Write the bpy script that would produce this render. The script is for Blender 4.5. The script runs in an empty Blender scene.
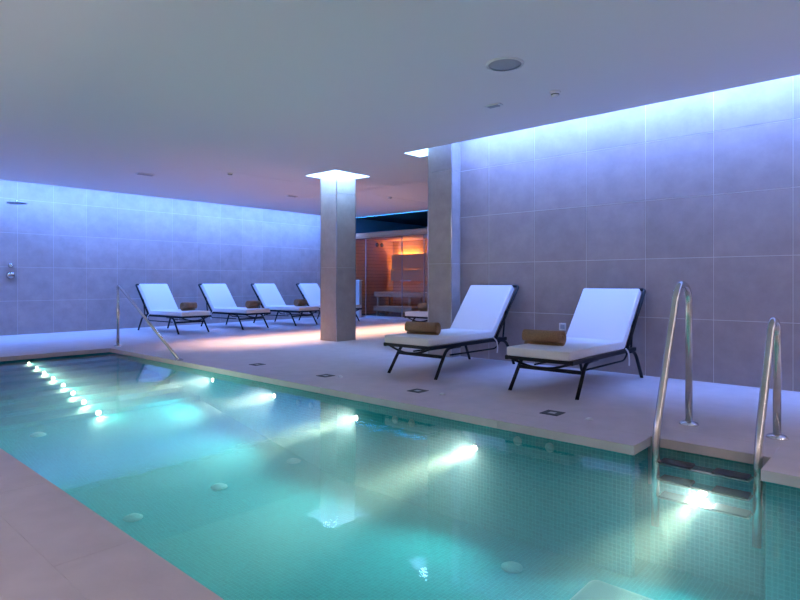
import bpy, bmesh, math, random
from mathutils import Vector, Matrix

random.seed(7)
S = bpy.context.scene
C = S.collection
R = math.radians

# ------------------------------------------------------------------ camera
cam = bpy.data.cameras.new('camera')
co = bpy.data.objects.new('camera', cam)
C.objects.link(co)
co.location = (0, 0, .97)
co.rotation_euler = (R(90), 0, R(-48.04))
cam.sensor_width = 36
cam.lens = 36 * 580 / 800
cam.shift_y = -18 / 800
cam.clip_start = .02
S.camera = co

# ------------------------------------------------------------------ world, exposure
w = bpy.data.worlds.new('world')
S.world = w
w.use_nodes = True
w.node_tree.nodes['Background'].inputs[0].default_value = (.02, .025, .035, 1)
w.node_tree.nodes['Background'].inputs[1].default_value = .3
vs = S.view_settings
vs.view_transform = 'Standard'
vs.look = 'None'
vs.gamma = 1
vs.use_curve_mapping = False
vs.exposure = 0.0
S.cycles.max_bounces = 10
S.cycles.diffuse_bounces = 5
S.cycles.glossy_bounces = 4
S.cycles.transparent_max_bounces = 16
S.cycles.volume_bounces = 1
S.cycles.sample_clamp_indirect = 6
S.cycles.caustics_reflective = False

# light levels
COVE = 92.0          # cove LED panels along the right wall
COVE_FAR = 64.0      # along the far wall
FILL_BACK = 37.0     # added room fill, unseen, on the walls behind the camera
COLUMN_LED = 42.0
POOL_W = 3.4
FLOOD_W = 66.0
STEP_W = 8.0
HALL_W = 105.0
BLUE = (.15, .31, 1.0)
BLUE_FAR = (.11, .29, 1.0)
FILL_TINT = (.96, .88, .93)  # tint of the added fill panels
POOLWHITE = (1.0, .90, .60)

# ------------------------------------------------------------------ materials
def new_mat(name):
    m = bpy.data.materials.new(name)
    m.use_nodes = True
    nt = m.node_tree
    return m, nt, nt.nodes['Principled BSDF'], nt.nodes['Material Output']

def N(nt, t, **kw):
    n = nt.nodes.new(t)
    for k, v in kw.items():
        setattr(n, k, v)
    return n

def plain(name, col, rough=.6, metal=0, spec=.5, noise=0, nscale=8, bump=0, bscale=60):
    m, nt, b, o = new_mat(name)
    b.inputs['Roughness'].default_value = rough
    b.inputs['Metallic'].default_value = metal
    b.inputs['Specular IOR Level'].default_value = spec
    b.inputs['Base Color'].default_value = (*col, 1)
    if noise or bump:
        g = N(nt, 'ShaderNodeNewGeometry')
    if noise:
        n = N(nt, 'ShaderNodeTexNoise')
        n.inputs['Scale'].default_value = nscale
        n.inputs['Detail'].default_value = 6
        nt.links.new(g.outputs['Position'], n.inputs['Vector'])
        r = N(nt, 'ShaderNodeValToRGB')
        r.color_ramp.elements[0].position = .3
        r.color_ramp.elements[1].position = .7
        r.color_ramp.elements[0].color = (*[c * (1 - noise) for c in col], 1)
        r.color_ramp.elements[1].color = (*[min(1, c * (1 + noise)) for c in col], 1)
        nt.links.new(n.outputs['Fac'], r.inputs['Fac'])
        nt.links.new(r.outputs['Color'], b.inputs['Base Color'])
    if bump:
        n2 = N(nt, 'ShaderNodeTexNoise')
        n2.inputs['Scale'].default_value = bscale
        n2.inputs['Detail'].default_value = 4
        nt.links.new(g.outputs['Position'], n2.inputs['Vector'])
        bp = N(nt, 'ShaderNodeBump')
        bp.inputs['Strength'].default_value = bump
        bp.inputs['Distance'].default_value = .01
        nt.links.new(n2.outputs['Fac'], bp.inputs['Height'])
        nt.links.new(bp.outputs['Normal'], b.inputs['Normal'])
    return m

def emit(name, col, strength):
    m, nt, b, o = new_mat(name)
    b.inputs['Base Color'].default_value = (.8, .8, .8, 1)
    b.inputs['Emission Color'].default_value = (*col, 1)
    b.inputs['Emission Strength'].default_value = strength
    return m

def tile_mat(name, col):
    """stone-look porcelain: cloudy tone, small shift from tile to tile"""
    m, nt, b, o = new_mat(name)
    g = N(nt, 'ShaderNodeNewGeometry')
    oi = N(nt, 'ShaderNodeObjectInfo')
    n = N(nt, 'ShaderNodeTexNoise')
    n.inputs['Scale'].default_value = 5
    n.inputs['Detail'].default_value = 8
    n.inputs['Roughness'].default_value = .65
    nt.links.new(g.outputs['Position'], n.inputs['Vector'])
    r = N(nt, 'ShaderNodeValToRGB')
    r.color_ramp.elements[0].position = .3
    r.color_ramp.elements[1].position = .72
    r.color_ramp.elements[0].color = (*[c * .86 for c in col], 1)
    r.color_ramp.elements[1].color = (*[c * 1.12 for c in col], 1)
    nt.links.new(n.outputs['Fac'], r.inputs['Fac'])
    mr = N(nt, 'ShaderNodeMapRange')
    mr.inputs['To Min'].default_value = .95
    mr.inputs['To Max'].default_value = 1.05
    nt.links.new(oi.outputs['Random'], mr.inputs['Value'])
    mx = N(nt, 'ShaderNodeMix', data_type='RGBA', blend_type='MULTIPLY')
    mx.inputs['Factor'].default_value = 1
    nt.links.new(r.outputs['Color'], mx.inputs['A'])
    nt.links.new(mr.outputs['Result'], mx.inputs['B'])
    nt.links.new(mx.outputs['Result'], b.inputs['Base Color'])
    b.inputs['Roughness'].default_value = .55
    b.inputs['Specular IOR Level'].default_value = .3
    return m

def mosaic_mat(name, c1, c2, grout, size=.026):
    m, nt, b, o = new_mat(name)
    g = N(nt, 'ShaderNodeNewGeometry')
    sp = N(nt, 'ShaderNodeSeparateXYZ')
    sn = N(nt, 'ShaderNodeSeparateXYZ')
    nt.links.new(g.outputs['Position'], sp.inputs[0])
    nt.links.new(g.outputs['True Normal'], sn.inputs[0])
    def big(sock):
        a = N(nt, 'ShaderNodeMath', operation='ABSOLUTE')
        nt.links.new(sock, a.inputs[0])
        q = N(nt, 'ShaderNodeMath', operation='GREATER_THAN')
        q.inputs[1].default_value = .5
        nt.links.new(a.outputs[0], q.inputs[0])
        return q.outputs[0]
    def mixv(f, a, b2):
        x = N(nt, 'ShaderNodeMix', data_type='FLOAT')
        nt.links.new(f, x.inputs['Factor'])
        nt.links.new(a, x.inputs['A'])
        nt.links.new(b2, x.inputs['B'])
        return x.outputs['Result']
    u = mixv(big(sn.outputs['X']), sp.outputs['X'], sp.outputs['Y'])
    v = mixv(big(sn.outputs['Z']), sp.outputs['Z'], sp.outputs['Y'])
    cb = N(nt, 'ShaderNodeCombineXYZ')
    nt.links.new(u, cb.inputs['X'])
    nt.links.new(v, cb.inputs['Y'])
    br = N(nt, 'ShaderNodeTexBrick', offset=0, squash=1)
    br.inputs['Scale'].default_value = 1
    br.inputs['Brick Width'].default_value = size
    br.inputs['Row Height'].default_value = size
    br.inputs['Mortar Size'].default_value = .0016
    br.inputs['Mortar Smooth'].default_value = .2
    br.inputs['Color1'].default_value = (*c1, 1)
    br.inputs['Color2'].default_value = (*c2, 1)
    br.inputs['Mortar'].default_value = (*grout, 1)
    nt.links.new(cb.outputs[0], br.inputs['Vector'])
    nt.links.new(br.outputs['Color'], b.inputs['Base Color'])
    b.inputs['Roughness'].default_value = .7
    b.inputs['Specular IOR Level'].default_value = .1
    return m

def wood_mat(name, c1, c2, axis=2, pitch=.1):
    m, nt, b, o = new_mat(name)
    g = N(nt, 'ShaderNodeNewGeometry')
    mp = N(nt, 'ShaderNodeMapping')
    mp.inputs['Scale'].default_value = (2, 2, 30)
    nt.links.new(g.outputs['Position'], mp.inputs['Vector'])
    n = N(nt, 'ShaderNodeTexNoise')
    n.inputs['Scale'].default_value = 2
    n.inputs['Detail'].default_value = 6
    nt.links.new(mp.outputs[0], n.inputs['Vector'])
    r = N(nt, 'ShaderNodeValToRGB')
    r.color_ramp.elements[0].color = (*c1, 1)
    r.color_ramp.elements[1].color = (*c2, 1)
    nt.links.new(n.outputs['Fac'], r.inputs['Fac'])
    sp = N(nt, 'ShaderNodeSeparateXYZ')
    nt.links.new(g.outputs['Position'], sp.inputs[0])
    md = N(nt, 'ShaderNodeMath', operation='PINGPONG')
    md.inputs[1].default_value = pitch / 2
    nt.links.new(sp.outputs['Z'], md.inputs[0])
    lt = N(nt, 'ShaderNodeMath', operation='GREATER_THAN')
    lt.inputs[1].default_value = .004
    nt.links.new(md.outputs[0], lt.inputs[0])
    mx = N(nt, 'ShaderNodeMix', data_type='RGBA', blend_type='MIX')
    mx.inputs['A'].default_value = (*[c * .4 for c in c1], 1)
    nt.links.new(lt.outputs[0], mx.inputs['Factor'])
    nt.links.new(r.outputs['Color'], mx.inputs['B'])
    nt.links.new(mx.outputs['Result'], b.inputs['Base Color'])
    b.inputs['Roughness'].default_value = .5
    return m

def water_mat():
    m, nt, b, o = new_mat('pool water')
    nt.nodes.remove(b)
    fr = N(nt, 'ShaderNodeFresnel')
    fr.inputs['IOR'].default_value = 1.33
    g = N(nt, 'ShaderNodeNewGeometry')
    n1 = N(nt, 'ShaderNodeTexNoise')
    n1.inputs['Scale'].default_value = 7
    n1.inputs['Detail'].default_value = 3
    nt.links.new(g.outputs['Position'], n1.inputs['Vector'])
    bp = N(nt, 'ShaderNodeBump')
    bp.inputs['Strength'].default_value = .09
    bp.inputs['Distance'].default_value = .01
    nt.links.new(n1.outputs['Fac'], bp.inputs['Height'])
    gl = N(nt, 'ShaderNodeBsdfGlossy')
    gl.inputs['Roughness'].default_value = .03
    nt.links.new(bp.outputs['Normal'], gl.inputs['Normal'])
    tr = N(nt, 'ShaderNodeBsdfTransparent')
    mx = N(nt, 'ShaderNodeMixShader')
    nt.links.new(fr.outputs[0], mx.inputs[0])
    nt.links.new(tr.outputs[0], mx.inputs[1])
    nt.links.new(gl.outputs[0], mx.inputs[2])
    nt.links.new(mx.outputs[0], o.inputs['Surface'])
    sc = N(nt, 'ShaderNodeVolumeScatter')
    sc.inputs['Color'].default_value = (.80, 1, 1, 1)
    sc.inputs['Density'].default_value = .16
    sc.inputs['Anisotropy'].default_value = .3
    ab = N(nt, 'ShaderNodeVolumeAbsorption')
    ab.inputs['Color'].default_value = (.10, .85, .92, 1)
    ab.inputs['Density'].default_value = .36
    ad = N(nt, 'ShaderNodeAddShader')
    nt.links.new(sc.outputs[0], ad.inputs[0])
    nt.links.new(ab.outputs[0], ad.inputs[1])
    nt.links.new(ad.outputs[0], o.inputs['Volume'])
    return m

def glass_mat():
    m, nt, b, o = new_mat('clear glass')
    nt.nodes.remove(b)
    lw = N(nt, 'ShaderNodeLayerWeight')
    pw = N(nt, 'ShaderNodeMath', operation='POWER')
    pw.inputs[1].default_value = 4.0
    nt.links.new(lw.outputs['Facing'], pw.inputs[0])
    fr = N(nt, 'ShaderNodeMapRange')
    fr.inputs['To Min'].default_value = .03
    fr.inputs['To Max'].default_value = .8
    nt.links.new(pw.outputs[0], fr.inputs['Value'])
    tr = N(nt, 'ShaderNodeBsdfTransparent')
    tr.inputs['Color'].default_value = (.9, .93, .93, 1)
    gl = N(nt, 'ShaderNodeBsdfGlossy')
    gl.inputs['Roughness'].default_value = .01
    mx = N(nt, 'ShaderNodeMixShader')
    nt.links.new(fr.outputs[0], mx.inputs[0])
    nt.links.new(tr.outputs[0], mx.inputs[1])
    nt.links.new(gl.outputs[0], mx.inputs[2])
    nt.links.new(mx.outputs[0], o.inputs['Surface'])
    return m

M = dict(
    tile=tile_mat('porcelain wall tile', (.345, .285, .275)),
    coltile=tile_mat('column tile', (.36, .31, .29)),
    grout=plain('light grout', (.64, .60, .58), .9),
    groutfar=plain('far wall grout', (.54, .48, .47), .9),
    deck=plain('pool deck stone', (.52, .465, .48), .5, spec=.35, noise=.06, nscale=6, bump=.08, bscale=40),
    coping=plain('coping stone', (.48, .43, .39), .5, spec=.35, noise=.05, nscale=9),
    ceil=plain('ceiling paint', (.76, .74, .75), .9),
    plenum=plain('cove paint', (.75, .75, .75), .9),
    wallpaint=plain('back wall stone', (.34, .31, .29), .7, noise=.08),
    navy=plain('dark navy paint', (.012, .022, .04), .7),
    bluewall=plain('dark blue paint', (.12, .25, .40), .7),
    mosaic=mosaic_mat('teal glass mosaic', (.008, .36, .405), (.016, .44, .48), (.09, .58, .61)),
    water=water_mat(),
    glass=glass_mat(),
    steel=plain('brushed stainless steel', (.62, .60, .58), .22, 1, noise=.05, nscale=30),
    chrome=plain('polished chrome', (.75, .75, .76), .1, 1),
    black=plain('dark powder coated steel', (.008, .009, .013), .5, spec=.25),
    mattress=plain('white mattress fabric', (.70, .69, .69), .85, bump=.1, bscale=300),
    towel=plain('brown terry cloth', (.27, .16, .085), .95, noise=.18, nscale=90, bump=.5, bscale=220),
    tie=plain('white fabric tie', (.72, .72, .72), .9),
    rubber=plain('black tread rubber', (.015, .017, .02), .6),
    white=plain('white plastic', (.72, .72, .72), .4),
    grille=plain('speaker grille', (.36, .37, .42), .7, noise=.1, nscale=400),
    dark=plain('dark grating', (.03, .032, .036), .6),
    greyplate=plain('grey plate', (.25, .25, .27), .5),
    wood=wood_mat('sauna wood', (.36, .19, .11), (.48, .27, .16)),
    woodlight=wood_mat('sauna bench wood', (.40, .26, .17), (.52, .36, .24), pitch=5),
    greypanel=plain('pale grey panel', (.42, .43, .44), .6),
    platform=plain('pale pool platform', (.50, .80, .82), .4),
    led=emit('cove led diffuser', BLUE, COVE),
    ledfar=emit('far cove led diffuser', BLUE_FAR, COVE_FAR),
    fillback=emit('added rear cove fill', FILL_TINT, FILL_BACK),
    ledcol=emit('column led diffuser', (.26, .52, 1.0), COLUMN_LED),
    ledcyan=emit('hall led strip', (.02, .36, 1.0), 22.0),
    lens=emit('pool lamp lens', (1.0, .95, .78), 14),
    ledwarm=emit('sauna led strip', (1.0, .42, .10), 130),
    saunafill=emit('added sauna front fill', (1.0, .55, .25), 16),
    rooffill=emit('added blue roof fill', (.05, .40, 1.0), 5),
    halllens=plain('hall light lens', (.6, .6, .6), .5),
)

# ------------------------------------------------------------------ mesh helpers
def add_box(bm, x0, x1, y0, y1, z0, z1, bev=0, seg=2, mi=0):
    v = [bm.verts.new(p) for p in ((x0, y0, z0), (x1, y0, z0), (x1, y1, z0), (x0, y1, z0),
                                   (x0, y0, z1), (x1, y0, z1), (x1, y1, z1), (x0, y1, z1))]
    fs = [bm.faces.new([v[i] for i in f]) for f in
          ((3, 2, 1, 0), (4, 5, 6, 7), (0, 1, 5, 4), (1, 2, 6, 5), (2, 3, 7, 6), (3, 0, 4, 7))]
    for f in fs:
        f.material_index = mi
    if bev:
        es = list({e for f in fs for e in f.edges})
        bmesh.ops.bevel(bm, geom=es, offset=bev, segments=seg, affect='EDGES', profile=.5)

def box(x0, x1, y0, y1, z0, z1, bev=0, seg=2):
    bm = bmesh.new()
    add_box(bm, x0, x1, y0, y1, z0, z1, bev, seg)
    return bm

def boxes(lst, bev=0):
    bm = bmesh.new()
    for b in lst:
        add_box(bm, *b, bev)
    return bm

def smooth_path(pts, r, n=6):
    """round the inner corners of a polyline with radius r"""
    pts = [Vector(p) for p in pts]
    out = [pts[0]]
    for i in range(1, len(pts) - 1):
        a, b, c = pts[i - 1], pts[i], pts[i + 1]
        d1, d2 = (a - b), (c - b)
        t = min(r, d1.length * .49, d2.length * .49)
        p0, p1 = b + d1.normalized() * t, b + d2.normalized() * t
        for k in range(n + 1):
            s = k / n
            out.append((1 - s) ** 2 * p0 + 2 * s * (1 - s) * b + s * s * p1)
    out.append(pts[-1])
    return out

def add_tube(bm, pts, r, seg=10):
    pts = [Vector(p) for p in pts]
    rings = []
    up = None
    for i, p in enumerate(pts):
        if i == 0:
            t = pts[1] - p
        elif i == len(pts) - 1:
            t = p - pts[i - 1]
        else:
            t = (pts[i + 1] - p).normalized() + (p - pts[i - 1]).normalized()
        t.normalize()
        if up is None:
            up = t.orthogonal().normalized()
        up = (up - t * up.dot(t)).normalized()
        sd = t.cross(up)
        rings.append([bm.verts.new(p + (up * math.cos(2 * math.pi * k / seg) + sd * math.sin(2 * math.pi * k / seg)) * r)
                      for k in range(seg)])
    for a, b in zip(rings, rings[1:]):
        for k in range(seg):
            f = bm.faces.new((a[k], a[(k + 1) % seg], b[(k + 1) % seg], b[k]))
            f.smooth = True
    bm.faces.new(rings[0][::-1])
    bm.faces.new(rings[-1])

def tube(pts, r, seg=10):
    bm = bmesh.new()
    add_tube(bm, pts, r, seg)
    return bm

def lathe(prof, seg=24, mat=None):
    """prof: (radius, height) list about +z"""
    bm = bmesh.new()
    rings = []
    for r, z in prof:
        if r < 1e-6:
            rings.append([bm.verts.new((0, 0, z))])
        else:
            rings.append([bm.verts.new((r * math.cos(2 * math.pi * k / seg), r * math.sin(2 * math.pi * k / seg), z)) for k in range(seg)])
    for a, b in zip(rings, rings[1:]):
        for k in range(seg):
            k2 = (k + 1) % seg
            vs_ = ([a[0]] if len(a) == 1 else [a[k], a[k2]]) + ([b[0]] if len(b) == 1 else [b[k2], b[k]])
            if len(vs_) > 2:
                f = bm.faces.new(vs_)
                f.smooth = True
    bmesh.ops.recalc_face_normals(bm, faces=bm.faces)
    if mat:
        bm.transform(mat)
    return bm

def prism(poly, z0, z1):
    bm = bmesh.new()
    a = [bm.verts.new((x, y, z0)) for x, y in poly]
    b = [bm.verts.new((x, y, z1)) for x, y in poly]
    bm.faces.new(a[::-1])
    bm.faces.new(b)
    n = len(poly)
    for i in range(n):
        bm.faces.new((a[i], a[(i + 1) % n], b[(i + 1) % n], b[i]))
    return bm

def obj(name, bm, mat, parent=None, loc=None, rot=None):
    if isinstance(bm, bmesh.types.BMesh):
        me = bpy.data.meshes.new(name)
        bmesh.ops.recalc_face_normals(bm, faces=bm.faces)
        bm.to_mesh(me)
        bm.free()
        me.materials.append(M[mat])
    else:
        me = bm
    o = bpy.data.objects.new(name, me)
    C.objects.link(o)
    if parent:
        o.parent = parent
    if loc:
        o.location = loc
    if rot:
        o.rotation_euler = rot
    return o

def tag(o, label=None, cat=None, group=None, kind=None):
    if label:
        o['label'] = label
    if cat:
        o['category'] = cat
    if group:
        o['group'] = group
    if kind:
        o['kind'] = kind
    return o

def thing(name, label, cat, loc=(0, 0, 0), rotz=0, group=None):
    o = bpy.data.objects.new(name, None)
    o.empty_display_size = .1
    C.objects.link(o)
    o.location = loc
    o.rotation_euler = (0, 0, rotz)
    return tag(o, label, cat, group)

def struct(name, bm, mat, label=None):
    return tag(obj(name, bm, mat), label, kind='structure')

def copy_tree(o, parent=None):
    c = o.copy()
    C.objects.link(c)
    c.parent = parent
    for ch in list(o.children):
        copy_tree(ch, c)
    return c

def light(kind, name, energy, color, loc, direction=(0, 0, -1), parent=None, **kw):
    l = bpy.data.lights.new(name, kind)
    l.energy = energy
    l.color = color
    for k, v in kw.items():
        setattr(l, k, v)
    o = bpy.data.objects.new(name, l)
    C.objects.link(o)
    o.location = loc
    o.rotation_euler = Vector(direction).to_track_quat('-Z', 'Y').to_euler()
    if parent:
        o.parent = parent
    return o

# ------------------------------------------------------------------ dimensions (metres; X across the pool, Y along it)
XW, YF = 6.16, 12.34            # right wall, far wall
XL, YB = -2.6, -2.6             # walls behind the camera
HC = 2.70                       # ceiling
HP = 2.98                       # top of the light coves
PX0, PX1, PY0, PY1 = .96, 3.48, -1.6, 8.85
NY0, NY1, NX = .62, 1.265, 3.76  # ladder niche
ZW = -.06                       # water level
ZB = -.80                       # pool floor
PIL = (5.97, 6.16, 4.48, 4.87)
COL = (6.31, 6.74, 7.06, 7.46)
XS = 11.17                      # sauna front
XE = 15.0

# ------------------------------------------------------------------ floor
fl = []
cw = .28
fl.append((XL, PX0 - cw, YB, YF, -.3, 0))
fl.append((PX0 - cw, XE, PY1 + cw, YF, -.3, 0))
fl.append((PX0 - cw, NX, YB, PY0 - cw, -.3, 0))
fl.append((NX, XE, NY1, PY1 + cw, -.3, 0))
fl.append((NX + cw, XE, NY0, NY1, -.3, 0))
fl.append((NX, XE, YB, NY0, -.3, 0))
floor = struct('floor', boxes(fl), 'deck', 'pale grey stone pool deck')

# coping stones round the pool, each a piece of its own
def coping(x0, x1, y0, y1, n, along):
    for i in range(n):
        if along == 'y':
            a, b = y0 + (y1 - y0) * i / n, y0 + (y1 - y0) * (i + 1) / n
            obj('coping_stone', box(x0, x1, a + .0004, b - .0004, -.058, 0, .002, 1), 'deck', floor)
        else:
            a, b = x0 + (x1 - x0) * i / n, x0 + (x1 - x0) * (i + 1) / n
            obj('coping_stone', box(a + .0004, b - .0004, y0, y1, -.058, 0, .002, 1), 'deck', floor)
coping(PX1, NX, NY1, PY1, 8, 'y')
coping(PX1, NX, PY0, NY0, 2, 'y')
coping(NX, NX + cw, NY0, NY1, 1, 'y')
coping(PX0 - cw, PX0, PY0, PY1, 11, 'y')
coping(PX0 - cw, NX, PY1, PY1 + cw, 5, 'x')
coping(PX0 - cw, NX, PY0 - cw, PY0, 5, 'x')

# pool basin
g = .02
pb = [
    (PX0 - cw, PX0 - g, PY0 - cw, PY1 + cw, -1.1, ZW),
    (PX1 + g, NX, PY0 - cw, NY0 - g, -1.1, ZW),
    (PX1 + g, NX, NY1 + g, PY1 + cw, -1.1, ZW),
    (NX + g, NX + cw, NY0 - .1, NY1 + .1, -1.1, ZW),
    (PX0 - g, PX1 + g, PY1 + g, PY1 + cw, -1.1, ZW),
    (PX0 - g, PX1 + g, PY0 - cw, PY0 - g, -1.1, ZW),
    (PX0 - .1, NX + .1, PY0 - .1, PY1 + .1, -1.1, ZB),
]
basin = struct('pool_basin', boxes(pb), 'mosaic', 'teal mosaic pool basin')

# underwater steps at the far end, each with its own small light
step_y = [8.60, 8.28, 8.00, 7.69, 7.34, 7.04, 6.72, 6.32]
step_z = [-.076, -.104, -.138, -.175, -.215, -.268, -.325, -.380]
steps = tag(obj('pool_steps', boxes([(PX0 - g, PX1 + g, (step_y[0] if k == 0 else step_y[k]), (PY1 + g if k == 0 else step_y[k - 1]),
            ZB - .05, step_z[k] + .014) for k in range(8)]), 'mosaic'), 'teal mosaic steps under the water at the far end of the pool', 'steps')

bmr = bmesh.new()
ry = [(6.325, -.41), (6.325, ZB - .04), (3.86, ZB - .04), (3.86, ZB - .002)]
ra, rb = [[bmr.verts.new((x, y, z)) for y, z in ry] for x in (PX0 - g, PX1 + g)]
bmr.faces.new(ra)
bmr.faces.new(rb[::-1])
for i in range(4):
    bmr.faces.new((ra[i], rb[i], rb[(i + 1) % 4], ra[(i + 1) % 4]))
struct('floor_ramp', bmr, 'mosaic', 'sloping teal mosaic pool floor below the steps')

# submerged platform whose corner shows at the lower edge of the picture
bmp = box(PX0 - .01, 2.80, PY0, 1.23, ZB - .02, -.49, .05, 4)
tag(obj('pool_platform', bmp, 'platform'), 'pale submerged platform corner below the ladder in the pool', 'platform')

# water body
e = .012
px0, px1, py0, py1 = PX0 - g - e, PX1 + g + e, PY0 - g - e, PY1 + g + e
poly = [(px0, py0), (px1, py0), (px1, NY0 - g + e), (NX + g + e, NY0 - g + e), (NX + g + e, NY1 + g - e), (px1, NY1 + g - e), (px1, py1), (px0, py1)]
wt = tag(obj('pool_water', prism(poly, ZB - .012, ZW - .002), 'water'), 'clear turquoise pool water with glowing lamp beams', 'water', kind='stuff')

# ------------------------------------------------------------------ walls
wall_right = struct('wall_right', box(XW, XW + .2, YB, 4.87, 0, HP), 'grout', 'large tiled wall behind the two near loungers')
wall_far = struct('wall_far', box(XL, 10.9, YF, YF + .2, 0, HP), 'groutfar', 'large tiled wall behind the far loungers')
wall_hall = struct('wall_hall', box(10.9, XE, YF, YF + .2, 0, HP), 'bluewall', 'dark blue wall above the sauna')
struct('wall_left', box(XL - .2, XL, YB, YF + .2, 0, HP), 'wallpaint')
struct('wall_rear', box(XL, XW, YB - .2, YB, 0, HP), 'wallpaint')
struct('wall_hall_rear', box(XW + .2, XE, 4.2, 4.4, 0, HP), 'wallpaint')
struct('wall_hall_end', box(XE, XE + .2, 4.2, YF + .2, 0, HP), 'wallpaint')

def tile_mesh(cache, w_, h_, axis):
    k = (round(w_, 3), round(h_, 3), axis)
    if k not in cache:
        q = .0025
        if axis == 'x':
            bm = box(-.0022, .002, q, w_ - q, q, h_ - q, .0006, 1)
        else:
            bm = box(q, w_ - q, -.0022, .002, q, h_ - q, .0006, 1)
        me = bpy.data.meshes.new('tile')
        bmesh.ops.recalc_face_normals(bm, faces=bm.faces)
        bm.to_mesh(me)
        bm.free()
        cache[k] = me
    return cache[k]

def tile_wall(parent, axis, plane, us, zs, mat):
    cache = {}
    for a, b in zip(us, us[1:]):
        for c, d in zip(zs, zs[1:]):
            me = tile_mesh(cache, b - a, d - c, axis)
            if not me.materials:
                me.materials.append(M[mat])
            o = obj('tile', me, mat, parent)
            o.location = (plane, a, c) if axis == 'x' else (a, plane, c)

def grid(start, pitch, lo, hi):
    us = [lo]
    k = math.ceil((lo + .05 - start) / pitch)
    while start + k * pitch < hi - .05:
        us.append(start + k * pitch)
        k += 1
    return us + [hi]
zr = [0, .605, 1.208, 1.81, 2.412, HP]
tile_wall(wall_right, 'x', XW, grid(.848, .638, YB, PIL[2]), zr, 'tile')
zf = [0, .622, 1.244, 1.868, 2.49, HP]
tile_wall(wall_far, 'y', YF, grid(3.225, .592, XL, 10.9), zf, 'tile')

# ------------------------------------------------------------------ ceiling with its light slots
cl = [
    (XL + .35, 5.83, YB + .35, 11.58),
    (5.83, 10.85, 5.17, 6.72), (5.83, 5.99, 6.72, 7.46), (6.74, 10.85, 6.72, 7.46), (5.83, 10.85, 7.46, 11.58),
    (XW + .2, 10.85, 4.3, 5.17), (XW, XW + .2, 4.87, 5.17),
]
ceiling = struct('ceiling', boxes([(*c, HC, HC + .09) for c in cl]), 'ceil', 'smooth pale ceiling with lit slots along the walls')
struct('ceiling_cove', box(XL - .2, 10.9, YB - .2, YF + .2, HP, HP + .1), 'plenum')
struct('ceiling_slot_lining', boxes([
    (5.97, 5.99, 6.70, 7.48, HC + .09, HP), (5.97, 6.76, 6.70, 6.72, HC + .09, HP), (6.74, 6.76, 6.72, 7.48, HC + .09, HP),
    (5.99, 6.74, 7.46, 7.48, HC + .09, HP), (5.83, XW + .2, 5.17, 5.19, HC + .09, HP), (XW, XW + .02, 4.87, 5.17, HC + .09, HP)]), 'plenum')
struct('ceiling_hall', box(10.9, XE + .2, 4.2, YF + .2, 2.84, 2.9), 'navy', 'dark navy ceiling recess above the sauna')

# LED panels inside the slots; left and rear ones are added fill
def panel(name, x0, x1, y0, y1, z, mat, label):
    return tag(obj(name, box(x0, x1, y0, y1, z, z + .012), mat), label, 'light')
panel('cove_light', 5.835, 5.96, YB + .1, 4.40, HP - .02, 'led', 'blue glowing light strip in the ceiling slot along the right wall')
panel('cove_light', -2.2, 10.7, 11.60, 11.85, HP - .02, 'ledfar', 'blue glowing light strip in the ceiling slot along the far wall')
panel('cove_light', XL + .03, XL + .3, YB + .3, 11.4, HP - .02, 'fillback', 'unseen warm fill panel added in the ceiling slot along the left wall')
panel('cove_light', XL + .4, 5.6, YB + .03, YB + .3, HP - .02, 'fillback', 'unseen warm fill panel added in the ceiling slot on the rear wall')
def lslot(z, x0, y0, x1, y1, cx, cy):
    """L-shaped strip left of and in front of a column corner"""
    return prism([(x0, y0), (x1, y0), (x1, cy), (cx, cy), (cx, y1), (x0, y1)], z, z + .012)
tag(obj('column_light', lslot(HC + .19, 5.992, 6.722, 6.738, 7.458, COL[0] - .01, COL[2] - .01), 'ledcol'),
    'bright white light slot in the ceiling around the square column', 'light')
tag(obj('column_light', box(5.86, XW - .005, PIL[3] + .01, 5.15, HC + .19, HC + .202), 'ledcol'),
    'bright white light slot in the ceiling beside the wall pilaster', 'light')

# hall light strip along the ceiling edge
tag(obj('hall_light', box(10.85, 10.875, 4.5, 11.56, HC + .002, HC + .03), 'ledcyan'), 'thin blue light strip along the ceiling edge before the sauna', 'light')

# ------------------------------------------------------------------ column and pilaster
def clad(root, x0, x1, y0, y1, zs, faces):
    obj('core', box(x0 + .012, x1 - .012, y0 + .012, y1 - .012, 0, HP), 'grout', root)
    q = .0015
    for a, b in zip(zs, zs[1:]):
        if 'l' in faces:
            obj('tile', box(x0, x0 + .011, y0 + .006, y1 - .006, a + q, b - q, .001, 1), 'coltile', root)
        if 'r' in faces:
            obj('tile', box(x1 - .011, x1, y0 + .006, y1 - .006, a + q, b - q, .001, 1), 'coltile', root)
        if 'f' in faces:
            obj('tile', box(x0 + .006, x1 - .006, y0, y0 + .011, a + q, b - q, .001, 1), 'coltile', root)
        if 'b' in faces:
            obj('tile', box(x0 + .006, x1 - .006, y1 - .011, y1, a + q, b - q, .001, 1), 'coltile', root)
col = thing('column', 'square tiled column standing between pool deck and hall', 'column')
clad(col, *COL, [0, 1.208, 2.412, HP], 'lrfb')
for x in COL[:2]:
    for y in COL[2:]:
        obj('corner_trim', box(x - .002, x + .002 + .004, y - .002, y + .006, 0, HP) if x == COL[0] and y == COL[2] else
            box(x - .005, x + .002, y - .002 if y == COL[2] else y - .005, y + .005 if y == COL[2] else y + .002, 0, HP) if x == COL[1] else
            box(x - .002, x + .005, y - .005, y + .002, 0, HP), 'chrome', col)
pil = thing('pilaster', 'tiled pilaster at the end of the right wall behind the near lounger', 'pilaster')
clad(pil, PIL[0], PIL[1] - .002, PIL[2], PIL[3], [0, 1.208, 2.412, HP], 'lfb')
for y in PIL[2:]:
    obj('corner_trim', box(PIL[0] - .002, PIL[0] + .006, y - .002 if y == PIL[2] else y - .006, y + .006 if y == PIL[2] else y + .002, 0, HP), 'chrome', pil)

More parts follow.
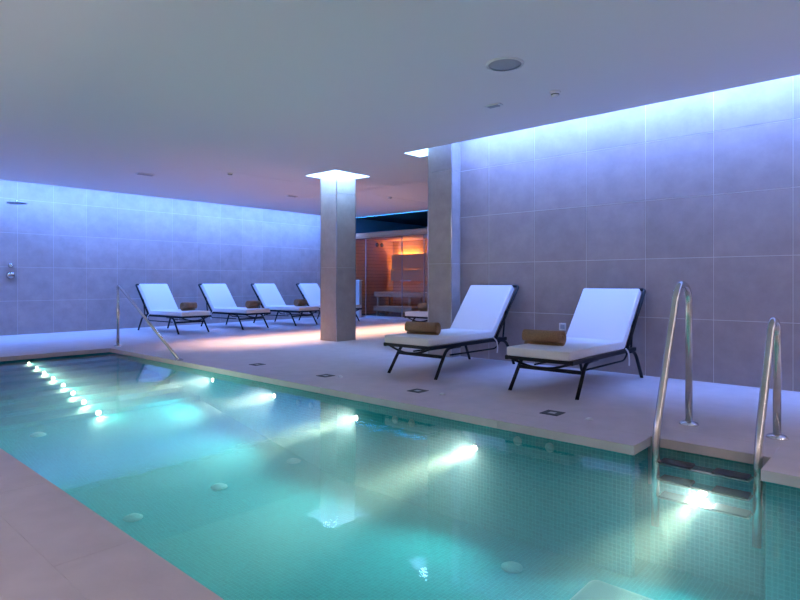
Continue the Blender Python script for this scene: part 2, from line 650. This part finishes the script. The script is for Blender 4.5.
# ------------------------------------------------------------------ loungers
HW = .30
def make_lounger():
    root = thing('sun_lounger', '', 'lounger')
    # bent mattress
    bm = bmesh.new()
    prof = [(0, .334), (1.17, .334), (1.632, .886), (1.571, .937), (1.135, .414), (0, .414)]
    a = [bm.verts.new((x, -HW, z)) for x, z in prof]
    b = [bm.verts.new((x, HW, z)) for x, z in prof]
    bm.faces.new(a)
    bm.faces.new(b[::-1])
    for i in range(6):
        bm.faces.new((a[i], b[i], b[(i + 1) % 6], a[(i + 1) % 6]))
    bmesh.ops.recalc_face_normals(bm, faces=bm.faces)
    bmesh.ops.bevel(bm, geom=list(bm.edges), offset=.014, segments=3, affect='EDGES', profile=.5)
    for f in bm.faces:
        f.smooth = len(f.verts) <= 4 and f.calc_area() < .02
    obj('mattress', bm, 'mattress', root)
    for s in (-1, 1):
        y = s * (HW + .005)
        obj('side_rail', box(.010, 1.42, y - .016, y + .016, .296, .334, .006, 2), 'black', root)
        # front leg swept from the rail
        obj('leg', tube(smooth_path([(.52, y, .30), (.29, y, .295), (.09, y + s * .012, 0)], .08), .0165), 'black', root)
        obj('leg', tube(smooth_path([(1.20, y, .30), (1.42, y, .295), (1.58, y + s * .012, 0)], .10), .0165), 'black', root)
        obj('back_strut', tube([(1.47, s * (HW - .03), .66), (1.41, s * (HW - .03), .30)], .010), 'black', root)
        obj('support_bar', tube(smooth_path([(.42, s * (HW - .05), .21), (1.30, s * (HW - .05), .205), (1.40, s * (HW - .05), .31)], .07), .009), 'black', root)
        obj('tie', tube(smooth_path([(1.13, y + s * .02, .345), (1.19, y + s * .026, .30), (1.20, y + s * .028, .22), (1.185, y + s * .03, .17)], .04), .007, 8), 'tie', root)
    obj('front_rail', box(.012, .040, -HW, HW, .300, .333, .006, 2), 'black', root)
    obj('leg_brace', box(.205, .235, -HW, HW, .195, .228, .005, 1), 'black', root)
    obj('sling_bar', tube([(.06, HW * (-1 + 2 * t / 10), .31 - .07 * math.sin(math.pi * t / 10)) for t in range(11)], .011), 'black', root)
    obj('rear_rail', box(1.39, 1.42, -HW, HW, .298, .328, .005, 1), 'black', root)
    d = Vector((.643, 0, .766))
    p0 = Vector((1.19, 0, .318))
    p1 = p0 + d * .785
    pts = [p0 + Vector((0, -HW - .008, 0)), p1 + Vector((0, -HW - .008, 0)), p1 + Vector((0, HW + .008, 0)), p0 + Vector((0, HW + .008, 0))]
    obj('back_frame', tube(smooth_path(pts, .03, 4), .0165), 'black', root)
    return root

LG = 'white sun loungers'
lounger_spots = [
    (4.42, 3.90, 0, 'near white sun lounger beside the pilaster, left of the two by the right wall'),
    (4.43, 2.425, 0, 'nearest white sun lounger, right of the two by the right wall'),
    (5.56, 10.14, R(93.5), 'leftmost white sun lounger of the row at the far wall'),
    (6.93, 10.14, R(93.5), 'second white sun lounger from the left at the far wall'),
    (8.28, 10.16, R(93.5), 'third white sun lounger from the left at the far wall'),
    (9.62, 10.16, R(93.5), 'white sun lounger half hidden behind the square column'),
    (8.14, 6.90, 0, 'white sun lounger before the sauna, half hidden by the pilaster'),
]
proto = make_lounger()
for i, (x, y, rz, lab) in enumerate(lounger_spots):
    o = proto if i == 0 else copy_tree(proto)
    o.location = (x, y, 0)
    o.rotation_euler = (0, 0, rz)
    if i == 1:
        o.scale = (1, 1, .968)      # its back is let down a little
    tag(o, lab, 'lounger', LG)

# rolled towels: a spiral ribbon of cloth
def towel_mesh(L=.38, r0=.020, r1=.074, turns=1.8):
    bm = bmesh.new()
    n = 72
    th = (r1 - r0) / turns * .52
    rows = []
    for i in range(n + 1):
        t = i / n
        a = -2 * math.pi * turns * t + R(200)
        r = r0 + (r1 - r0) * t
        if t > .97:
            thk = th * max(.25, (1 - t) / .03)
        else:
            thk = th
        ri = max(.002, r - thk)
        row = []
        for rr in (ri, r):
            for y in (-L / 2, L / 2):
                wob = .006 * math.sin(7 * t * turns + (3 if y > 0 else 0)) 
                row.append(bm.verts.new((rr * math.cos(a), y + wob, rr * math.sin(a))))
        rows.append(row)
    for p, q in zip(rows, rows[1:]):
        for (i, j) in ((0, 1), (3, 2), (2, 0), (1, 3)):
            f = bm.faces.new((p[i], p[j], q[j], q[i]))
            f.smooth = (i, j) in ((0, 1), (3, 2))
    bm.faces.new((rows[0][0], rows[0][1], rows[0][3], rows[0][2]))
    bm.faces.new((rows[-1][0], rows[-1][1], rows[-1][3], rows[-1][2]))
    return bm
TG = 'rolled brown towels'
t0 = obj('rolled_towel', towel_mesh(), 'towel')
towel_spots = [
    (4.74, 3.95, .486, R(9), 'brown rolled towel on the near lounger beside the pilaster'),
    (4.79, 2.56, .473, R(2), 'brown rolled towel on the nearest lounger at the right'),
    (5.66, 10.62, 0.503, R(93), 'brown rolled towel on the leftmost far lounger'),
    (7.06, 10.52, 0.503, R(92), 'brown rolled towel on the second far lounger from the left'),
    (8.40, 10.62, 0.503, R(94), 'brown rolled towel on the third far lounger from the left'),
    (8.46, 6.96, 0.503, R(2), 'brown rolled towel on the lounger before the sauna'),
]
for i, (x, y, z, rz, lab) in enumerate(towel_spots):
    o = t0 if i == 0 else copy_tree(t0)
    o.location = (x, y, z)
    o.rotation_euler = (0, 0, rz)
    if i > 1:
        o.scale = (1.2, .76, 1.2)
    tag(o, lab, 'towel', TG)

# ------------------------------------------------------------------ pool ladder (asymmetric rails)
lad = thing('pool_ladder', 'stainless steel pool ladder with one tall and one low rail', 'ladder', (3.6, .92, 0))
def P(x, y, z):
    return (x - 3.6, y - .92, z)
def ladder_rail(y, xf, top, xb, zleg):
    # deck post, bend, slanting front leg, straight stringer under water
    xt = xb + (4.27 - xb) * .0
    pts = [P(4.26, y, 0), P(4.26, y, top), P(4.02 if top > .8 else 4.10, y, top + .035), P(3.60 if top > .8 else 3.70, y, .05), P(3.585 if top > .8 else 3.665, y, zleg)]
    sp = smooth_path(pts, .13, 8)
    o = obj('rail', tube(sp, .0225, 16), 'steel', lad)
    obj('flange', lathe([(0, .022), (.032, .022), (.05, .016), (.062, .004), (.062, 0), (0, 0)]), 'chrome', o, P(4.26, y, 0))
    return o
ladder_rail(1.18, 3.6, .935, 3.6, -.48)
ladder_rail(.67, 3.7, .715, 3.7, -.48)
for k, z in enumerate((-.095, -.195, -.295)):
    t = obj('step', box(-.04, .06, -.235, .245, z - .012, z, .004, 1), 'steel', lad)
    for a, b in ((-.225, -.05), (.06, .235)):
        obj('tread', box(-.045, .065, a, b, z - .002, z + .008, .003, 1), 'rubber', t)

# far handrail
hr = thing('handrail', 'slim steel handrail sloping from its post to the far pool edge', 'handrail', (3.68, 9.06, 0))
obj('post', tube([(0, 0, 0), (0, 0, .90)], .021, 14), 'steel', hr)
obj('rail', tube(smooth_path([(0, .0, .86), (0, 0, .905), (-.005, -.06, .905), (-.15, -2.19, .0)], .04), .019, 14), 'steel', hr)
obj('flange', lathe([(0, .016), (.03, .016), (.055, .004), (.055, 0), (0, 0)]), 'steel', hr)
obj('flange', lathe([(0, .016), (.03, .016), (.05, .004), (.05, 0), (0, 0)]), 'steel', hr, (-.15, -2.19, 0))

# ------------------------------------------------------------------ pool lamps and fittings
ROTX = Matrix.Rotation(R(-90), 4, 'Y')      # +z -> -x
def pool_lamp(x, y, z, label):
    t = thing('pool_lamp', label, 'lamp', (x, y, z), group='pool wall lamps')
    obj('rim', lathe([(.020, 0), (.034, 0), (.034, .008), (.029, .012), (.020, .010)], 20, ROTX), 'chrome', t)
    obj('lens', lathe([(0, .010), (.021, .008), (.021, 0), (0, 0)], 20, ROTX), 'lens', t)
    light('AREA', 'beam', POOL_W, POOLWHITE, (-.02, 0, 0), (-1, 0, -.04), t, shape='DISK', size=.045, spread=R(21))
    light('SPOT', 'flood', FLOOD_W, (.95, .98, .88), (-.04, 0, 0), (-1, 0, -.10), t, spot_size=R(140), spot_blend=1.0, shadow_soft_size=.03)
wx = PX1 + g
where = ['farthest glowing lamp in the right pool wall', 'second farthest glowing lamp in the right pool wall',
         'glowing pool wall lamp below the near lounger', 'glowing pool wall lamp nearest the ladder along the right edge']
for (y, z), lab in zip(((6.02, -.15), (4.84, -.175), (3.65, -.21), (2.41, -.235)), where):
    pool_lamp(wx, y, z, lab)
pool_lamp(NX + g, .965, -.285, 'glowing pool lamp behind the ladder steps')

ROTY = Matrix.Rotation(R(90), 4, 'X')       # +z -> -y
ords = ['farthest', 'second', 'third', 'fourth', 'fifth', 'sixth', 'seventh', 'nearest']
for k in range(8):
    lab = ('%s small light in the row on the underwater steps' % ords[k]) + ('' if k in (0, 7) else ', counted from the far end')
    t = thing('step_light', lab, 'lamp', (2.37, step_y[k], step_z[k]), group='lights on the underwater steps')
    rr = .014 + .0022 * k
    obj('rim', lathe([(rr - .004, 0), (rr + .004, 0), (rr + .004, .006), (rr - .004, .006)], 16, ROTY), 'chrome', t)
    obj('lens', lathe([(0, .008), (rr - .003, .006), (rr - .003, 0), (0, 0)], 16, ROTY), 'lens', t)
    light('SPOT', 'glow', STEP_W * (1 + .25 * k), POOLWHITE, (0, -.02, .004), (.35, -1, -.12), t, spot_size=R(150), spot_blend=.8, shadow_soft_size=.012)

# wall inlets
M['jet'] = plain('pale teal plastic', (.30, .62, .62), .5)
inl = lathe([(0, .012), (.018, .012), (.032, .006), (.032, 0), (0, 0)], 18, ROTX)
first = None
pairs = [(4.46, 4.27, -.19, 'between the second and third wall lamps'), (3.20, 3.02, -.155, 'just right of the third wall lamp'),
         (2.06, 1.82, -.12, 'left of the ladder')]
for ya, yb, z, lab in pairs:
    for y, side in ((ya, 'left'), (yb, 'right')):
        o = obj('wall_inlet', inl if first is None else first.data, 'jet', None, (wx, y, z))
        first = first or o
        tag(o, '%s one of the two pale round pool inlets %s' % (side, lab), 'inlet', 'water inlets in the pool wall')
# floor jets
jet = lathe([(0, .030), (.03, .028), (.05, .018), (.068, .008), (.068, 0), (0, 0)], 20)
first = None
for (x, y, z), lab in zip(((1.832, 4.25, -.744), (2.57, 4.327, -.732), (3.133, 1.885, ZB), (3.39, 4.397, -.721), (1.753, 6.088, -.452)),
                         ('pale round water jet in the pool nearest the left edge', 'pale round water jet in the middle of the pool floor',
                          'pale round water jet near the lower edge of the picture', 'pale round water jet in the pool beside the right wall',
                          'pale round water jet on the steps at the left edge')):
    o = obj('floor_jet', jet if first is None else first.data, 'jet', None, (x, y, z))
    first = first or o
    tag(o, lab, 'jet', 'water jets on the pool floor')

# deck drains and nozzles
dlab = ['farthest dark square drain in the deck beside the pool', 'dark square deck drain before the column', 'dark square deck drain before the near lounger by the pilaster',
        'nearest dark square deck drain, before the right lounger']
for y, lab in zip((5.80, 4.58, 3.335, 2.03), dlab):
    t = thing('deck_drain', lab, 'drain', (3.945, y, 0), group='square drains in the deck')
    bm = bmesh.new()
    for b_ in ((-.07, .07, -.07, -.028), (-.07, .07, .028, .07), (-.07, -.028, -.028, .028), (.028, .07, -.028, .028)):
        add_box(bm, *b_, 0, .004)
    obj('frame', bm, 'dark', t)
    obj('cover', box(-.028, .028, -.028, .028, 0, .003), 'greypanel', t)
nlab = ['small pale nozzle on the deck before the column', 'small pale nozzle on the deck between the near loungers', 'small pale nozzle on the deck nearest the ladder']
for (x, y), lab in zip(((4.0, 4.42), (3.96, 3.07), (3.93, 1.74)), nlab):
    tag(obj('deck_nozzle', lathe([(0, .016), (.014, .014), (.026, .005), (.028, 0), (0, 0)], 16), 'white', None, (x, y, 0)), lab, 'nozzle', 'deck nozzles')

# ------------------------------------------------------------------ ceiling fittings
FLIP = Matrix.Rotation(R(180), 4, 'X')
sp = thing('ceiling_speaker', 'round grey speaker set flush in the ceiling', 'speaker', (3.98, 2.46, HC))
obj('ring', lathe([(.128, 0), (.150, 0), (.148, .008), (.130, .010)], 40, FLIP), 'white', sp)
obj('grille', lathe([(0, .012), (.08, .010), (.131, .004), (.131, 0), (0, 0)], 40, FLIP), 'grille', sp)
def detector(x, y, label, s=1):
    t = thing('smoke_detector', label, 'detector', (x, y, HC), group='ceiling detectors')
    obj('base', lathe([(0, .018), (.045, .018), (.05, .010), (.05, 0), (0, 0)], 24, FLIP), 'white', t)
    obj('sensor', lathe([(0, .048), (.022, .046), (.034, .034), (.036, .018), (0, .018)], 24, FLIP), 'white', t)
    obj('vent_band', lathe([(.0362, .030), (.037, .030), (.037, .022), (.0362, .022)], 24, FLIP), 'dark', t)
detector(4.87, 2.48, 'small round smoke detector on the ceiling right of the speaker')
detector(5.04, 8.16, 'small smoke detector on the ceiling left of the square column')
detector(8.64, 8.05, 'small smoke detector on the hall ceiling between column and pilaster')
def plate(x, y, label, sx, sy, rz):
    t = thing('emergency_light', label, 'light', (x, y, HC), rz, 'ceiling emergency lights')
    obj('housing', box(-sx, sx, -sy, sy, -.012, 0, .004, 1), 'white', t)
    obj('diffuser', box(-sx * .86, sx * .86, -sy * .7, sy * .7, -.018, -.012, .003, 1), 'grille', t)
plate(4.83, 3.11, 'flat rectangular emergency light on the ceiling near the speaker', .035, .085, 0)
plate(4.18, 9.25, 'flat emergency light on the ceiling above the far handrail', .14, .06, 0)
plate(7.2, 9.4, 'flat emergency light on the ceiling left of the column top', .12, .05, 0)

# linear warm light in the hall
hl = thing('linear_light', 'warm recessed ceiling light over the hall between column and sauna', 'light', (7.60, 8.1, HC - .001))
obj('housing', boxes([(-.06, -.05, -2.9, 2.9, -.002, 0), (.05, .06, -2.9, 2.9, -.002, 0), (-.05, .05, -2.9, -2.89, -.002, 0), (-.05, .05, 2.89, 2.9, -.002, 0)]), 'ceil', hl)
obj('lens', box(-.05, .05, -2.89, 2.89, -.0015, 0), 'ceil', hl)
light('AREA', 'hall_glow', HALL_W, (1.0, .60, .40), (0, 0, -.01), (0, 0, -1), hl, shape='RECTANGLE', size=5.7, size_y=.08, spread=R(52))
hl.children[-1].rotation_euler = (0, 0, R(90))

# ------------------------------------------------------------------ wall fittings
ou = thing('wall_socket', 'small pale socket low on the right wall between the near loungers', 'socket', (XW - .0022, 3.04, .46))
obj('plate', box(-.012, 0, -.042, .042, -.042, .042, .004, 1), 'white', ou)
obj('insert', box(-.015, -.010, -.026, .026, -.026, .026, .003, 1), 'grille', ou)

sh = thing('shower', 'flat round steel shower head on the far wall at the left edge', 'shower', (3.12, YF - .0022, 2.40))
obj('arm', tube(smooth_path([(0, 0, .02), (0, -.36, .02), (0, -.36, -.015)], .04), .013), 'chrome', sh)
obj('head', lathe([(0, .030), (.05, .026), (.150, .012), (.155, -.012), (0, -.014)], 32), 'greyplate', sh, (0, -.36, -.02))
obj('wall_flange', lathe([(0, .014), (.028, .012), (.034, 0), (0, 0)], 20, ROTY), 'chrome', sh, (0, 0, .02))
sv = thing('shower_valve', 'two round steel shower controls on the far wall', 'valve', (3.11, YF - .0022, 1.09))
obj('dial', lathe([(0, .05), (.045, .05), (.055, .04), (.068, .012), (.07, 0), (0, 0)], 28, ROTY), 'steel', sv)
obj('dial', lathe([(0, .045), (.026, .045), (.034, .036), (.038, .01), (.038, 0), (0, 0)], 24, ROTY), 'steel', sv, (0, 0, .18))

# ------------------------------------------------------------------ sauna
SZ = 2.31
sa = thing('sauna_cabin', 'glowing wooden sauna cabin behind a glass front', 'sauna', (XS, 12.2, 0))
def sb(name, x0, x1, y0, y1, z0, z1, mat, parent=sa, bev=0):
    return obj(name, box(x0 - XS, x1 - XS, y0 - 12.2, y1 - 12.2, z0, z1, bev, 1), mat, parent)
Y0 = 7.6
sb('side_wall', XS, 13.25, 12.2, 12.3, 0, SZ, 'wood')
sb('side_wall', XS, 13.25, Y0 - .1, Y0, 0, SZ, 'wood')
sb('back_wall', 13.25, 13.35, Y0 - .1, 12.3, 0, SZ, 'wood')
sb('roof', XS, 13.25, Y0, 12.2, SZ - .08, SZ, 'wood')
sb('floor_panel', XS + .01, 13.25, Y0, 12.2, .002, .03, 'dark')
sb('header', XS - .03, XS + .04, Y0, 12.2, SZ - .14, SZ + .002, 'wood')
sb('sill', XS - .02, XS + .03, Y0, 12.2, 0, .06, 'greypanel')
sb('roof_fill_strip', XS + .4, 13.2, 11.3, 11.34, SZ + .002, SZ + .02, 'rooffill')  # added out of sight to brighten the blue wall above the cabin
joints = [12.2, 11.30, 9.975, 9.24, Y0]
for a, b_ in zip(joints, joints[1:]):
    sb('glass_pane', XS, XS + .01, b_ + .012, a - .012, .06, SZ - .14, 'glass')
for y in joints[1:4]:
    sb('mullion', XS - .004, XS + .014, y - .012, y + .012, .06, SZ - .14, 'greyplate')
sb('door_handle', XS - .05, XS - .025, 9.64, 10.0, .99, 1.015, 'chrome', sa, .006)
# backrest panels with the light strip behind their upper edge
sb('backrest', 13.02, 13.06, 8.2, 12.05, 1.36, 1.80, 'woodlight')
sb('backrest', 12.98, 13.02, 8.2, 12.05, 1.00, 1.34, 'woodlight')
sb('light_strip', 13.10, 13.14, 11.1, 11.95, 1.74, 1.76, 'ledwarm')
sb('light_strip', XS + .06, XS + .09, 8.4, 12.0, 2.19, 2.21, 'saunafill')  # added fill hidden behind the header, brightens the backrests
sb('backrest', 11.4, 12.9, 12.13, 12.16, 1.04, 1.40, 'wood')
for k, x in enumerate((12.53, 12.74)):
    obj('gauge', lathe([(0, .02), (.055, .02), (.065, .012), (.065, 0), (0, 0)], 24, ROTY), 'dark', sa, (x - XS, 0, 2.09))

def bench(label, x0, x1, y0, y1, z, n):
    t = thing('sauna_bench', label, 'bench', (x0, y0, .03))
    L, W = y1 - y0, x1 - x0
    for k in range(n):
        a = W * k / n
        obj('slat', box(a + .006, a + W / n - .006, 0, L, z - .07, z - .03, .004, 1), 'woodlight', t)
    obj('apron', box(.0, .03, .02, L - .02, z - .17, z - .08), 'woodlight', t)
    m = max(2, int(L / 1.0) + 1)
    for k in range(m):
        yy = .08 + (L - .22) * k / (m - 1)
        obj('leg', box(.04, .10, yy, yy + .06, 0, z - .07), 'woodlight', t)
        obj('leg', box(W - .10, W - .04, yy, yy + .06, 0, z - .07), 'woodlight', t)
bench('upper wooden sauna bench along the back wall', 12.30, 12.95, 8.2, 12.1, .68, 5)
bench('low wooden sauna bench behind the glass front', 11.60, 12.1, 10.0, 11.45, .30, 4)

lp = thing('low_partition', 'pale grey low panel at the left end of the sauna front', 'panel', (10.96, 11.34, 0))
obj('board', box(0, .1, 0, .62, 0, 1.0, .006, 1), 'greypanel', lp)
obj('cap', box(-.012, .112, -.012, .632, 1.0, 1.025, .004, 1), 'white', lp)
